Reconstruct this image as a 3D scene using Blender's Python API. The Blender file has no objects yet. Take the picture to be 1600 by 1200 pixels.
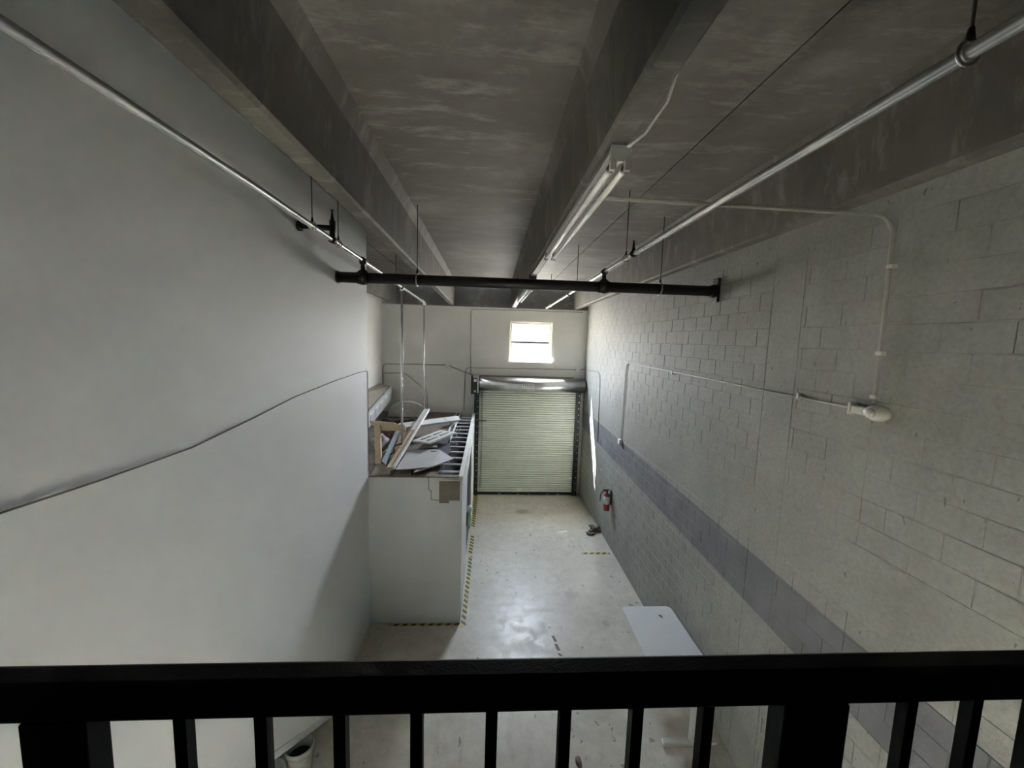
import bpy, bmesh, math, random
from mathutils import Vector, Matrix, Euler

random.seed(7)
S = bpy.context.scene
COL = S.collection
PI = math.pi

# ------------------------------------------------------------------ camera
CAM_H = 5.0
PITCH, YAW, ROLL = map(math.radians, (6.312, 3.360, 1.716))
F_PX = 631.37
fw = Vector((math.sin(YAW) * math.cos(PITCH), math.cos(YAW) * math.cos(PITCH), -math.sin(PITCH)))
r0 = Vector((math.cos(YAW), -math.sin(YAW), 0))
d0 = fw.cross(r0)
rt = math.cos(ROLL) * r0 - math.sin(ROLL) * d0
dn = math.sin(ROLL) * r0 + math.cos(ROLL) * d0
cd = bpy.data.cameras.new('camera')
cam = bpy.data.objects.new('camera', cd)
COL.objects.link(cam)
cd.sensor_width = 36
cd.lens = 36 * F_PX / 1600
cd.clip_start = 0.02
cam.matrix_world = Matrix(((rt.x, -dn.x, -fw.x, 0), (rt.y, -dn.y, -fw.y, 0), (rt.z, -dn.z, -fw.z, CAM_H), (0, 0, 0, 1)))
S.camera = cam


def project(p):
    v = Vector(p) - Vector((0, 0, CAM_H))
    z = v.dot(fw)
    if z < 0.05:
        return None
    return 800 + F_PX * v.dot(rt) / z, 600 + F_PX * v.dot(dn) / z


# ------------------------------------------------------------------ world, sun, exposure
W = bpy.data.worlds.new('world')
S.world = W
W.use_nodes = True
nt = W.node_tree
nt.nodes.clear()
wo = nt.nodes.new('ShaderNodeOutputWorld')
bg = nt.nodes.new('ShaderNodeBackground')
tc = nt.nodes.new('ShaderNodeTexCoord')
sp = nt.nodes.new('ShaderNodeSeparateXYZ')
cr = nt.nodes.new('ShaderNodeValToRGB')
nt.links.new(tc.outputs['Generated'], sp.inputs[0])
mr = nt.nodes.new('ShaderNodeMapRange')
mr.inputs[1].default_value = -1
mr.inputs[2].default_value = 1
nt.links.new(sp.outputs['Z'], mr.inputs[0])
nt.links.new(mr.outputs[0], cr.inputs[0])
e = cr.color_ramp.elements
e[0].position = 0.0
e[0].color = (0.50, 0.47, 0.42, 1)      # sunlit paving outside
e[1].position = 1.0
e[1].color = (0.66, 0.79, 1.0, 1)       # zenith
for pos, c in ((0.49, (0.52, 0.49, 0.44, 1)), (0.51, (1.0, 0.99, 0.97, 1)), (0.68, (0.88, 0.93, 1.0, 1))):
    n = e.new(pos)
    n.color = c
nt.links.new(cr.outputs[0], bg.inputs[0])
bg.inputs[1].default_value = 60.0
nt.links.new(bg.outputs[0], wo.inputs[0])

sd = bpy.data.lights.new('sun', 'SUN')
sd.energy = 330.0
sd.angle = math.radians(0.53)
sd.color = (1.0, 0.965, 0.905)
sun = bpy.data.objects.new('sun', sd)
COL.objects.link(sun)
sun.rotation_euler = Vector((1.0, -0.82, -1.66)).to_track_quat('-Z', 'Y').to_euler()
sun.location = (-6, 18, 12)


def portal(name, loc, rot, sx, sy):
    l = bpy.data.lights.new(name, 'AREA')
    l.shape = 'RECTANGLE'
    l.size, l.size_y = sx, sy
    l.cycles.is_portal = True
    o = bpy.data.objects.new(name, l)
    o.location, o.rotation_euler = loc, rot
    COL.objects.link(o)


portal('window_portal', (1.295, 12.81, 4.925), (-PI / 2, 0, 0), 1.33, 1.25)
S.view_settings.view_transform = 'Standard'
S.view_settings.look = 'None'
S.view_settings.gamma = 1.0
S.view_settings.use_curve_mapping = False
S.view_settings.exposure = 1.22
S.cycles.max_bounces = 14
S.cycles.diffuse_bounces = 10
S.cycles.glossy_bounces = 5
S.cycles.transparent_max_bounces = 16
S.cycles.sample_clamp_indirect = 120.0
S.cycles.sample_clamp_direct = 1.6
S.cycles.use_denoising = True
S.cycles.caustics_reflective = False
S.cycles.caustics_refractive = False


# ------------------------------------------------------------------ materials
class NT:
    def __init__(s, name):
        s.m = bpy.data.materials.new(name)
        s.m.use_nodes = True
        s.t = s.m.node_tree
        s.b = s.t.nodes['Principled BSDF']
        s.out = s.t.nodes['Material Output']
        s.geo = None

    def n(s, typ, **kw):
        o = s.t.nodes.new(typ)
        for k, v in kw.items():
            setattr(o, k, v)
        return o

    def l(s, a, b):
        s.t.links.new(a, b)

    def pos(s):
        if s.geo is None:
            s.geo = s.n('ShaderNodeNewGeometry')
        return s.geo.outputs['Position']

    def noise(s, scale, detail=4, rough=0.55, stretch=None, dist=0.0):
        o = s.n('ShaderNodeTexNoise')
        o.inputs['Scale'].default_value = scale
        o.inputs['Detail'].default_value = detail
        o.inputs['Roughness'].default_value = rough
        o.inputs['Distortion'].default_value = dist
        v = s.pos()
        if stretch:
            mp = s.n('ShaderNodeMapping')
            mp.inputs['Scale'].default_value = stretch
            s.l(v, mp.inputs[0])
            v = mp.outputs[0]
        s.l(v, o.inputs['Vector'])
        return o.outputs[0]

    def ramp(s, fac, stops):
        o = s.n('ShaderNodeValToRGB')
        el = o.color_ramp.elements
        el[0].position, el[0].color = stops[0][0], col4(stops[0][1])
        el[1].position, el[1].color = stops[-1][0], col4(stops[-1][1])
        for p, c in stops[1:-1]:
            x = el.new(p)
            x.color = col4(c)
        s.l(fac, o.inputs[0])
        return o.outputs[0]

    def mix(s, fac, a, b, mode='MIX'):
        o = s.n('ShaderNodeMix', data_type='RGBA', blend_type=mode)
        for v, i in ((fac, 0), (a, 6), (b, 7)):
            if isinstance(v, (int, float)):
                o.inputs[i].default_value = v
            elif isinstance(v, tuple):
                o.inputs[i].default_value = col4(v)
            else:
                s.l(v, o.inputs[i])
        return o.outputs[2]

    def math(s, op, a, b=0.0, clamp=False):
        o = s.n('ShaderNodeMath', operation=op)
        o.use_clamp = clamp
        for v, i in ((a, 0), (b, 1)):
            if isinstance(v, (int, float)):
                o.inputs[i].default_value = v
            else:
                s.l(v, o.inputs[i])
        return o.outputs[0]

    def bump(s, h, strength=0.3, dist=0.01):
        o = s.n('ShaderNodeBump')
        o.inputs['Strength'].default_value = strength
        o.inputs['Distance'].default_value = dist
        s.l(h, o.inputs['Height'])
        s.l(o.outputs[0], s.b.inputs['Normal'])

    def color(s, c):
        if isinstance(c, tuple):
            s.b.inputs['Base Color'].default_value = col4(c)
        else:
            s.l(c, s.b.inputs['Base Color'])

    def rough(s, r):
        if isinstance(r, (int, float)):
            s.b.inputs['Roughness'].default_value = r
        else:
            s.l(r, s.b.inputs['Roughness'])


def col4(c):
    return (c[0], c[1], c[2], 1.0)


def plain(name, c, rough=0.6, metal=0.0, var=0.12, scale=9.0, bump=0.0, spec=0.5):
    m = NT(name)
    f = m.noise(scale, 5)
    lo = tuple(x * (1 - var) for x in c)
    hi = tuple(min(1, x * (1 + var)) for x in c)
    m.color(m.ramp(f, [(0.3, lo), (0.7, hi)]))
    m.rough(rough)
    m.b.inputs['Metallic'].default_value = metal
    m.b.inputs['Specular IOR Level'].default_value = spec
    if bump:
        m.bump(m.noise(scale * 8, 3), bump, 0.004)
    return m.m


def mat_block():
    m = NT('painted_block')
    a = m.noise(1.1, 6, 0.6)
    base = m.ramp(a, [(0.3, (0.225, 0.227, 0.207)), (0.7, (0.32, 0.322, 0.297))])
    fine = m.noise(28, 5, 0.7)
    base = m.mix(0.35, base, m.ramp(fine, [(0.3, (0.175, 0.173, 0.155)), (0.62, (0.335, 0.337, 0.312))]))
    # smoother render band and grime
    st = m.noise(2.4, 6, 0.62, (1, 1.6, 0.35))
    base = m.mix(m.ramp(st, [(0.56, (0, 0, 0)), (0.78, (0.42, 0.42, 0.42))]), base, (0.21, 0.203, 0.178))
    sx = m.n('ShaderNodeSeparateXYZ')
    m.l(m.pos(), sx.inputs[0])
    y, z = sx.outputs['Y'], sx.outputs['Z']
    # the painted stripe, a little out of level
    top = m.math('ADD', m.math('MULTIPLY', y, 0.0222), 2.555)
    bot = m.math('ADD', m.math('MULTIPLY', y, 0.0262), 1.925)
    s1 = m.math('LESS_THAN', z, top)
    s2 = m.math('GREATER_THAN', z, bot)
    stripe = m.math('MULTIPLY', s1, s2)
    greyv = m.ramp(m.noise(2.2, 5), [(0.3, (0.138, 0.141, 0.150)), (0.7, (0.188, 0.191, 0.202))])
    base = m.mix(stripe, base, greyv)
    # chips and pits in the paint
    ch = m.noise(22.0, 2, 0.4, (1, 1, 0.5))
    ch2 = m.noise(1.6, 2, 0.5)
    pit = m.math('MULTIPLY', m.math('GREATER_THAN', ch, 0.74), m.math('GREATER_THAN', ch2, 0.47))
    base = m.mix(m.math('MULTIPLY', pit, 0.75), base, (0.13, 0.12, 0.11))
    m.color(base)
    m.rough(0.72)
    m.b.inputs['Specular IOR Level'].default_value = 0.3
    h = m.math('ADD', m.noise(34, 5, 0.65), m.math('MULTIPLY', m.noise(7, 3), 1.2))
    m.bump(h, 0.75, 0.006)
    return m.m


def mat_drywall(name, c, var=0.03):
    m = NT(name)
    a = m.noise(0.8, 5, 0.6)
    m.color(m.ramp(a, [(0.3, tuple(x * (1 - var) for x in c)), (0.7, tuple(x * (1 + var) for x in c))]))
    m.rough(0.62)
    m.b.inputs['Specular IOR Level'].default_value = 0.3
    m.bump(m.noise(55, 3), 0.12, 0.003)
    return m.m


def mat_ceiling():
    m = NT('bare_concrete')
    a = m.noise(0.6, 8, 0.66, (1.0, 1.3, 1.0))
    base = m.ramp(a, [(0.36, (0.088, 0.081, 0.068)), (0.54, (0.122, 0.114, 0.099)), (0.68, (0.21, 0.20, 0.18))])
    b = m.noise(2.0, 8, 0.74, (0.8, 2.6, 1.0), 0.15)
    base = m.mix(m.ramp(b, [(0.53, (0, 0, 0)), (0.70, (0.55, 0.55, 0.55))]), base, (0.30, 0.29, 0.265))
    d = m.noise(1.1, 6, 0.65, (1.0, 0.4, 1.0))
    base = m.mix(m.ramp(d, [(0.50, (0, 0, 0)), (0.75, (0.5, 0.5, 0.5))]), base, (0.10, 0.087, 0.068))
    m.color(base)
    m.rough(0.72)
    m.b.inputs['Specular IOR Level'].default_value = 0.35
    m.bump(m.math('ADD', m.noise(18, 5, 0.7), m.noise(60, 3)), 0.3, 0.006)
    return m.m


def mat_floor():
    m = NT('worn_concrete_floor')
    a = m.noise(0.55, 7, 0.6, None, 0.3)
    base = m.ramp(a, [(0.32, (0.52, 0.485, 0.41)), (0.68, (0.66, 0.63, 0.555))])
    b = m.noise(2.2, 9, 0.76)
    base = m.mix(m.ramp(b, [(0.46, (0, 0, 0)), (0.80, (0.45, 0.45, 0.45))]), base, (0.27, 0.245, 0.20))
    g = m.noise(5.5, 8, 0.8)
    base = m.mix(m.ramp(g, [(0.42, (0, 0, 0)), (0.72, (0.42, 0.42, 0.42))]), base, (0.30, 0.275, 0.23))
    sc_ = m.noise(1.4, 7, 0.7, (2.2, 0.5, 1), 0.8)
    base = m.mix(m.ramp(sc_, [(0.58, (0, 0, 0)), (0.72, (0.32, 0.32, 0.32))]), base, (0.22, 0.20, 0.17))
    sp_ = m.noise(9.0, 3, 0.55, (1, 0.6, 1))
    big = m.noise(0.9, 3)
    spot = m.math('MULTIPLY', m.math('GREATER_THAN', sp_, 0.665), m.math('GREATER_THAN', big, 0.46))
    base = m.mix(m.math('MULTIPLY', spot, 0.6), base, (0.12, 0.11, 0.10))
    # a ring stain, an oil stain and the scraped patches
    for (cx, cy, rx, ry, w) in ((1.08, 11.3, 0.28, 0.20, 0.55), (2.2, 6.6, 0.09, 0.12, 0.35), (1.72, 7.4, 0.16, 0.2, 0.25)):
        sx = m.n('ShaderNodeVectorMath', operation='SUBTRACT')
        m.l(m.pos(), sx.inputs[0])
        sx.inputs[1].default_value = (cx, cy, 0)
        sc = m.n('ShaderNodeVectorMath', operation='DIVIDE')
        m.l(sx.outputs[0], sc.inputs[0])
        sc.inputs[1].default_value = (rx, ry, 1)
        ln = m.n('ShaderNodeVectorMath', operation='LENGTH')
        m.l(sc.outputs[0], ln.inputs[0])
        dd = m.math('ADD', m.math('SUBTRACT', ln.outputs['Value'], 0.40), m.math('MULTIPLY', m.noise(9, 4), 0.9))
        k = m.ramp(dd, [(0.55, (w, w, w)), (1.0, (0, 0, 0))])
        base = m.mix(k, base, (0.17, 0.15, 0.12))
    m.color(base)
    rn = m.noise(3.2, 9, 0.78)
    m.rough(m.ramp(rn, [(0.35, (0.22, 0.22, 0.22)), (0.62, (0.50, 0.50, 0.50))]))
    m.b.inputs['Specular IOR Level'].default_value = 0.3
    m.bump(m.math('ADD', m.noise(2.5, 5, 0.7), m.math('MULTIPLY', m.noise(16, 4), 0.35)), 0.10, 0.02)
    return m.m


def mat_tape(axis, w=0.075):
    m = NT('hazard_tape')
    sx = m.n('ShaderNodeSeparateXYZ')
    m.l(m.pos(), sx.inputs[0])
    d = m.math('ADD', sx.outputs['X'], m.math('MULTIPLY', sx.outputs['Y'], 1.0 if axis == 'y' else -0.7))
    f = m.math('FRACT', m.math('DIVIDE', m.math('ADD', d, 40.0), w * 2))
    st = m.math('GREATER_THAN', f, 0.5)
    c = m.mix(st, (0.52, 0.42, 0.10), (0.035, 0.032, 0.028))
    wear = m.noise(14, 5, 0.7)
    c = m.mix(m.ramp(wear, [(0.58, (0, 0, 0)), (0.66, (0.8, 0.8, 0.8))]), c, (0.42, 0.39, 0.33))
    m.color(c)
    m.rough(0.5)
    return m.m


def mat_glass():
    m = NT('window_glass')
    t = m.n('ShaderNodeBsdfTransparent')
    t.inputs[0].default_value = (0.97, 0.985, 1, 1)
    g = m.n('ShaderNodeBsdfGlossy')
    g.inputs['Roughness'].default_value = 0.03
    x = m.n('ShaderNodeMixShader')
    x.inputs[0].default_value = 0.05
    m.l(t.outputs[0], x.inputs[1])
    m.l(g.outputs[0], x.inputs[2])
    m.l(x.outputs[0], m.out.inputs[0])
    return m.m


def mat_wood(name, a, b, sc=(6, 1, 6)):
    m = NT(name)
    f = m.noise(4.0, 5, 0.6, sc, 0.5)
    m.color(m.ramp(f, [(0.3, a), (0.7, b)]))
    m.rough(0.65)
    return m.m


def mat_far():
    m = NT('far_block_paint')
    a = m.noise(0.9, 6, 0.62)
    m.color(m.ramp(a, [(0.3, (0.80, 0.785, 0.735)), (0.7, (0.87, 0.86, 0.82))]))
    m.rough(0.7)
    m.b.inputs['Specular IOR Level'].default_value = 0.3
    mp = m.n('ShaderNodeMapping')
    mp.inputs['Rotation'].default_value = (PI / 2, 0, 0)
    m.l(m.pos(), mp.inputs[0])
    br = m.n('ShaderNodeTexBrick')
    br.inputs['Scale'].default_value = 1.0
    br.inputs['Brick Width'].default_value = 0.4
    br.inputs['Row Height'].default_value = 0.2
    br.inputs['Mortar Size'].default_value = 0.012
    br.inputs['Mortar Smooth'].default_value = 0.9
    br.inputs['Color1'].default_value = br.inputs['Color2'].default_value = (1, 1, 1, 1)
    br.inputs['Mortar'].default_value = (0, 0, 0, 1)
    m.l(mp.outputs[0], br.inputs['Vector'])
    h = m.math('ADD', m.math('MULTIPLY', br.outputs['Color'], 0.6), m.math('MULTIPLY', m.noise(26, 5), 0.6))
    m.bump(h, 0.35, 0.006)
    return m.m


MT = dict(
    run=plain('shaded_conduit', (0.34, 0.33, 0.30), 0.5, 0.0, 0.1, 10),  # painted conduit again, with the shade on it put into a darker colour
    block=mat_block(), drywall=mat_drywall('white_drywall', (0.605, 0.625, 0.63)),
    box_grey=mat_drywall('grey_white_drywall', (0.575, 0.605, 0.62), 0.05),
    far=mat_far(),
    ceiling=mat_ceiling(), floor=mat_floor(),
    tape_x=mat_tape('x'), tape_y=mat_tape('y'), glass=mat_glass(),
    rail=plain('black_rail_paint', (0.006, 0.006, 0.008), 0.6, 0.0, 0.2, 30, 0.1, 0.18),
    black=plain('black_iron', (0.016, 0.014, 0.014), 0.45, 0.3, 0.35, 20, 0.2),
    silver=plain('galvanised_pipe', (0.78, 0.78, 0.77), 0.26, 0.7, 0.08, 14),
    steel=plain('galvanised_sheet', (0.62, 0.62, 0.60), 0.33, 1.0, 0.16, 3),
    stud=plain('stud_steel', (0.74, 0.75, 0.76), 0.45, 0.1, 0.12, 6),
    conduit=plain('painted_conduit', (0.56, 0.55, 0.51), 0.45, 0.0, 0.1, 10),
    slat=plain('olive_white_slat', (0.68, 0.715, 0.62), 0.42, 0.0, 0.05, 4),
    slat_seam=plain('slat_shadow_seam', (0.10, 0.11, 0.09), 0.5, 0.0, 0.1, 4),
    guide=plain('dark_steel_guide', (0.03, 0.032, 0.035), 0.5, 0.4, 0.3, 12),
    opener=plain('dark_green_opener', (0.035, 0.05, 0.03), 0.5, 0.2, 0.3, 10),
    white=plain('white_paint', (0.80, 0.80, 0.77), 0.5, 0.0, 0.05, 6),
    frame=plain('cream_window_frame', (0.66, 0.62, 0.50), 0.5, 0.0, 0.06, 8),
    door_white=plain('door_white', (0.76, 0.755, 0.74), 0.5, 0.0, 0.05, 5),
    enamel=plain('fixture_enamel', (0.42, 0.42, 0.40), 0.4, 0.0, 0.06, 8),
    tube=plain('fluorescent_tube', (0.90, 0.91, 0.90), 0.14, 0.0, 0.02, 8),
    top=plain('white_laminate', (0.74, 0.76, 0.76), 0.35, 0.0, 0.02, 4),
    leg=plain('pale_grey_metal', (0.62, 0.62, 0.60), 0.4, 0.0, 0.05, 8),
    red=plain('extinguisher_red', (0.30, 0.025, 0.02), 0.35, 0.0, 0.1, 8),
    label=plain('silver_label', (0.62, 0.64, 0.64), 0.4, 0.2, 0.12, 30),
    grey_panel=plain('grey_panel', (0.58, 0.585, 0.585), 0.55, 0.0, 0.05, 4),
    lilac_panel=plain('pale_lilac_panel', (0.64, 0.64, 0.68), 0.55, 0.0, 0.05, 4),
    slate=plain('slate_sheet', (0.075, 0.075, 0.09), 0.5, 0.0, 0.15, 6),
    tarp=plain('black_tarp', (0.02, 0.02, 0.022), 0.5, 0.0, 0.3, 12, 0.3),
    cloth=plain('purple_brown_cloth', (0.22, 0.16, 0.16), 0.9, 0.0, 0.3, 14, 0.3),
    bag=plain('pale_lilac_bag', (0.42, 0.40, 0.41), 0.8, 0.0, 0.25, 10, 0.3),
    felt=plain('grey_beige_mattress', (0.58, 0.56, 0.50), 0.9, 0.0, 0.15, 8, 0.2),
    blue=plain('pale_blue_plastic', (0.55, 0.70, 0.85), 0.4, 0.0, 0.1, 10),
    plywood=mat_wood('pine_timber', (0.60, 0.45, 0.29), (0.74, 0.59, 0.42)),
    pine=mat_wood('pinkish_board', (0.56, 0.42, 0.30), (0.70, 0.56, 0.43)),
    brown=mat_wood('brown_board', (0.14, 0.10, 0.075), (0.26, 0.19, 0.14)),
    deck=mat_wood('dusty_plywood_deck', (0.12, 0.10, 0.085), (0.24, 0.20, 0.17)),
    card=plain('dusty_cardboard', (0.36, 0.32, 0.26), 0.85, 0.0, 0.12, 8),
    rag=plain('grey_brown_rag', (0.16, 0.14, 0.11), 0.9, 0.0, 0.3, 20, 0.3),
    green=plain('green_plastic', (0.10, 0.22, 0.09), 0.45, 0.0, 0.2, 20),
    pale_green=plain('pale_green_plastic', (0.62, 0.74, 0.64), 0.45, 0.0, 0.12, 20),
    bucket=plain('dusty_grey_bucket', (0.36, 0.36, 0.33), 0.55, 0.0, 0.12, 12),
    dark=plain('near_black', (0.02, 0.02, 0.017), 0.8, 0.0, 0.3, 12),  # near-black for bucket mouth, ceiling joints and the sheet under the joists
    cable=plain('dark_grey_cable', (0.10, 0.095, 0.085), 0.6, 0.0, 0.15, 12),
    paper=plain('white_paper', (0.82, 0.81, 0.78), 0.7, 0.0, 0.05, 8),
    tan=plain('tan_plate', (0.19, 0.165, 0.135), 0.7, 0.0, 0.15, 10),
)


# ------------------------------------------------------------------ mesh helpers
class MB:
    """collects shapes in world coordinates; build() links them as ONE mesh object"""

    def __init__(s):
        s.v, s.f, s.sm = [], [], []

    def add(s, vs, fs, smooth=False):
        k = len(s.v)
        s.v += [Vector(v) for v in vs]
        s.f += [tuple(i + k for i in f) for f in fs]
        s.sm += [smooth] * len(fs)
        return s

    def box(s, lo, hi, bevel=0.0):
        (x0, y0, z0), (x1, y1, z1) = lo, hi
        if bevel:
            bm = bmesh.new()
            bmesh.ops.create_cube(bm, size=1)
            for v in bm.verts:
                v.co = Vector(((x0 + x1) / 2 + v.co.x * (x1 - x0), (y0 + y1) / 2 + v.co.y * (y1 - y0), (z0 + z1) / 2 + v.co.z * (z1 - z0)))
            bmesh.ops.bevel(bm, geom=bm.edges[:], offset=bevel, segments=2, profile=0.5, affect='EDGES')
            bm.verts.index_update()
            s.add([v.co.copy() for v in bm.verts], [[v.index for v in f.verts] for f in bm.faces])
            bm.free()
            return s
        vs = [(x, y, z) for x in (x0, x1) for y in (y0, y1) for z in (z0, z1)]
        return s.add(vs, [(0, 1, 3, 2), (4, 6, 7, 5), (0, 4, 5, 1), (2, 3, 7, 6), (0, 2, 6, 4), (1, 5, 7, 3)])

    def prism(s, ring0, ring1, smooth=False):
        n = len(ring0)
        fs = [tuple(reversed(range(n))), tuple(range(n, 2 * n))]
        k = len(s.v)
        s.add(list(ring0) + list(ring1), fs + [(i, (i + 1) % n, n + (i + 1) % n, n + i) for i in range(n)])
        if smooth:
            for i in range(n):
                s.sm[-1 - i] = True
        return s

    def slab(s, corners, th):
        """flat sheet from its corner points (top side), with thickness downwards along the normal"""
        c = [Vector(p) for p in corners]
        nrm = (c[1] - c[0]).cross(c[2] - c[0]).normalized()
        if nrm.z > 0:
            c.reverse()
            nrm = -nrm
        return s.prism([p + nrm * th for p in c], c)

    def cyl(s, p0, p1, r, r1=None, n=14):
        p0, p1 = Vector(p0), Vector(p1)
        r1 = r if r1 is None else r1
        d = (p1 - p0).normalized()
        u = d.orthogonal().normalized()
        w = d.cross(u)
        ra = [p0 + (u * math.cos(2 * PI * i / n) + w * math.sin(2 * PI * i / n)) * r for i in range(n)]
        rb = [p1 + (u * math.cos(2 * PI * i / n) + w * math.sin(2 * PI * i / n)) * r1 for i in range(n)]
        return s.prism(ra, rb, True)

    def tube(s, pts, r, n=8):
        pts = [Vector(p) for p in pts]
        k = len(s.v)
        u = None
        rings = []
        for i, p in enumerate(pts):
            d = (pts[min(i + 1, len(pts) - 1)] - pts[max(i - 1, 0)]).normalized()
            if u is None:
                u = d.orthogonal().normalized()
            u = (u - d * u.dot(d)).normalized()
            w = d.cross(u)
            rings.append([p + (u * math.cos(2 * PI * j / n) + w * math.sin(2 * PI * j / n)) * r for j in range(n)])
        vs = [v for rg in rings for v in rg]
        fs = []
        for i in range(len(pts) - 1):
            for j in range(n):
                fs.append((i * n + j, i * n + (j + 1) % n, (i + 1) * n + (j + 1) % n, (i + 1) * n + j))
        s.add(vs, fs, True)
        m = len(pts) - 1
        s.f += [tuple(k + j for j in reversed(range(n))), tuple(k + m * n + j for j in range(n))]
        s.sm += [False, False]
        return s

    def lathe(s, base, prof, n=20, axis='z', caps=True):
        b = Vector(base)
        vs = []
        for r, h in prof:
            for j in range(n):
                a = 2 * PI * j / n
                if axis == 'z':
                    vs.append(b + Vector((r * math.cos(a), r * math.sin(a), h)))
                elif axis == 'x':
                    vs.append(b + Vector((h, r * math.cos(a), r * math.sin(a))))
                else:
                    vs.append(b + Vector((r * math.cos(a), h, r * math.sin(a))))
        fs = []
        for i in range(len(prof) - 1):
            for j in range(n):
                fs.append((i * n + j, i * n + (j + 1) % n, (i + 1) * n + (j + 1) % n, (i + 1) * n + j))
        if caps:
            fs.append(tuple(reversed(range(n))))
            fs.append(tuple((len(prof) - 1) * n + j for j in range(n)))
        return s.add(vs, fs, True)

    def blob(s, c, rad, seed=0, rough=0.25, sub=3, flat=None):
        bm = bmesh.new()
        bmesh.ops.create_icosphere(bm, subdivisions=sub, radius=1)
        rnd = random.Random(seed)
        ph = [[rnd.uniform(0, 6.28) for _ in range(3)] for _ in range(4)]
        fr = [[rnd.uniform(1.5, 5) for _ in range(3)] for _ in range(4)]
        vs = []
        for v in bm.verts:
            d = v.co.normalized()
            k = 1 + rough * sum(math.sin(fr[i][0] * d.x + ph[i][0]) * math.sin(fr[i][1] * d.y + ph[i][1]) * math.sin(fr[i][2] * d.z + ph[i][2]) for i in range(4))
            p = Vector((c[0] + d.x * k * rad[0], c[1] + d.y * k * rad[1], c[2] + d.z * k * rad[2]))
            if flat is not None and p.z < flat:
                p.z = flat
            vs.append(p)
        bm.verts.index_update()
        s.add(vs, [[v.index for v in f.verts] for f in bm.faces], True)
        bm.free()
        return s

    def build(s, name, mat, parent=None):
        me = bpy.data.meshes.new(name)
        off = wloc(parent) if parent else Vector((0, 0, 0))
        loc = Vector((0, 0, 0))
        if not parent:
            lo = Vector((min(v.x for v in s.v), min(v.y for v in s.v), min(v.z for v in s.v)))
            hi = Vector((max(v.x for v in s.v), max(v.y for v in s.v), max(v.z for v in s.v)))
            loc = Vector(((lo.x + hi.x) / 2, (lo.y + hi.y) / 2, lo.z))
        sh = off + loc
        me.from_pydata([v - sh for v in s.v], [], s.f)
        bm = bmesh.new()
        bm.from_mesh(me)
        bmesh.ops.recalc_face_normals(bm, faces=bm.faces[:])
        bm.to_mesh(me)
        bm.free()
        me.polygons.foreach_set('use_smooth', s.sm)
        me.materials.append(MT[mat] if isinstance(mat, str) else mat)
        o = bpy.data.objects.new(name, me)
        COL.objects.link(o)
        o.parent = parent
        o.location = loc
        return o


def wloc(o):
    v = Vector((0, 0, 0))
    while o:
        v += o.location
        o = o.parent
    return v


def tag(o, label=None, cat=None, group=None, kind=None):
    if label:
        o['label'] = label
    if cat:
        o['category'] = cat
    if group:
        o['group'] = group
    if kind:
        o['kind'] = kind
    return o


def thing(name, loc, label, cat, group=None):
    o = bpy.data.objects.new(name, None)
    o.empty_display_size = 0.1
    o.location = loc
    COL.objects.link(o)
    return tag(o, label, cat, group)


def struct_root(name, loc, label=None):
    o = bpy.data.objects.new(name, None)
    o.empty_display_size = 0.1
    o.location = loc
    COL.objects.link(o)
    return tag(o, label, None, None, 'structure')


def struct(name, mb, mat, label=None):
    return tag(mb.build(name, mat), label, None, None, 'structure')


def arc(c, r, a0, a1, plane='yz', n=8):
    out = []
    for i in range(n + 1):
        a = a0 + (a1 - a0) * i / n
        u, w = r * math.cos(a), r * math.sin(a)
        c_ = Vector(c)
        out.append(c_ + (Vector((0, u, w)) if plane == 'yz' else Vector((u, 0, w))))
    return out


# ------------------------------------------------------------------ room shell
XL, XR, YF, YB = -1.965, 3.06, 12.7, -6.0       # white wall, block wall, far wall, back wall
XFL = -3.30                                     # left wall of the far end
YE = 6.66                                       # end of the white wall / front of the enclosure
ZM = 3.42                                       # mezzanine floor
BOX_X, BOX_Z = -0.40, 2.64


def camber(y):
    return 0.062 * max(0.0, 1 - ((y - 3.2) / 9.5) ** 2)


struct('floor', MB().box((-3.6, YB - 0.2, -0.15), (XR + 0.3, YF + 0.3, 0.0)), 'floor', 'worn beige grey concrete warehouse floor')

# double tee ceiling: each precast panel with its two ribs is one piece
ceil = struct_root('ceiling', (0.5, 3, 6.9), 'bare precast concrete double tee ceiling')
YS = [YB - 0.2 + (YF + 0.2 - YB) * i / 26 for i in range(27)]
ZB, ZF, ZT = 5.972, 6.60, 6.76


def rib_x(st, y):
    return st[1] + (st[0] - st[1]) * (YF - y) / 11.7


def tee(x0, x1, stems):
    """one precast panel; each rib is given by its x near the mezzanine and at the far wall"""
    def prof(y):
        p = [(x0, ZF)]
        for st in stems:
            s_ = rib_x(st, y)
            p += [(s_ - 0.150, ZF), (s_ - 0.095, ZF - 0.13), (s_ - 0.070, ZB + 0.022), (s_ - 0.052, ZB),
                  (s_ + 0.052, ZB), (s_ + 0.070, ZB + 0.022), (s_ + 0.095, ZF - 0.13), (s_ + 0.150, ZF)]
        return p + [(x1, ZF), (x1, ZT), (x0, ZT)]
    mb = MB()
    n = len(prof(0))
    vs = [(x, y, z + camber(y)) for y in YS for x, z in prof(y)]
    fs = []
    for i in range(len(YS) - 1):
        for j in range(n):
            fs.append((i * n + j, i * n + (j + 1) % n, (i + 1) * n + (j + 1) % n, (i + 1) * n + j))
    fs += [tuple(range(n)), tuple((len(YS) - 1) * n + j for j in range(n))]
    mb.add(vs, fs)
    return mb.build('ceiling_panel', 'ceiling', ceil)


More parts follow.
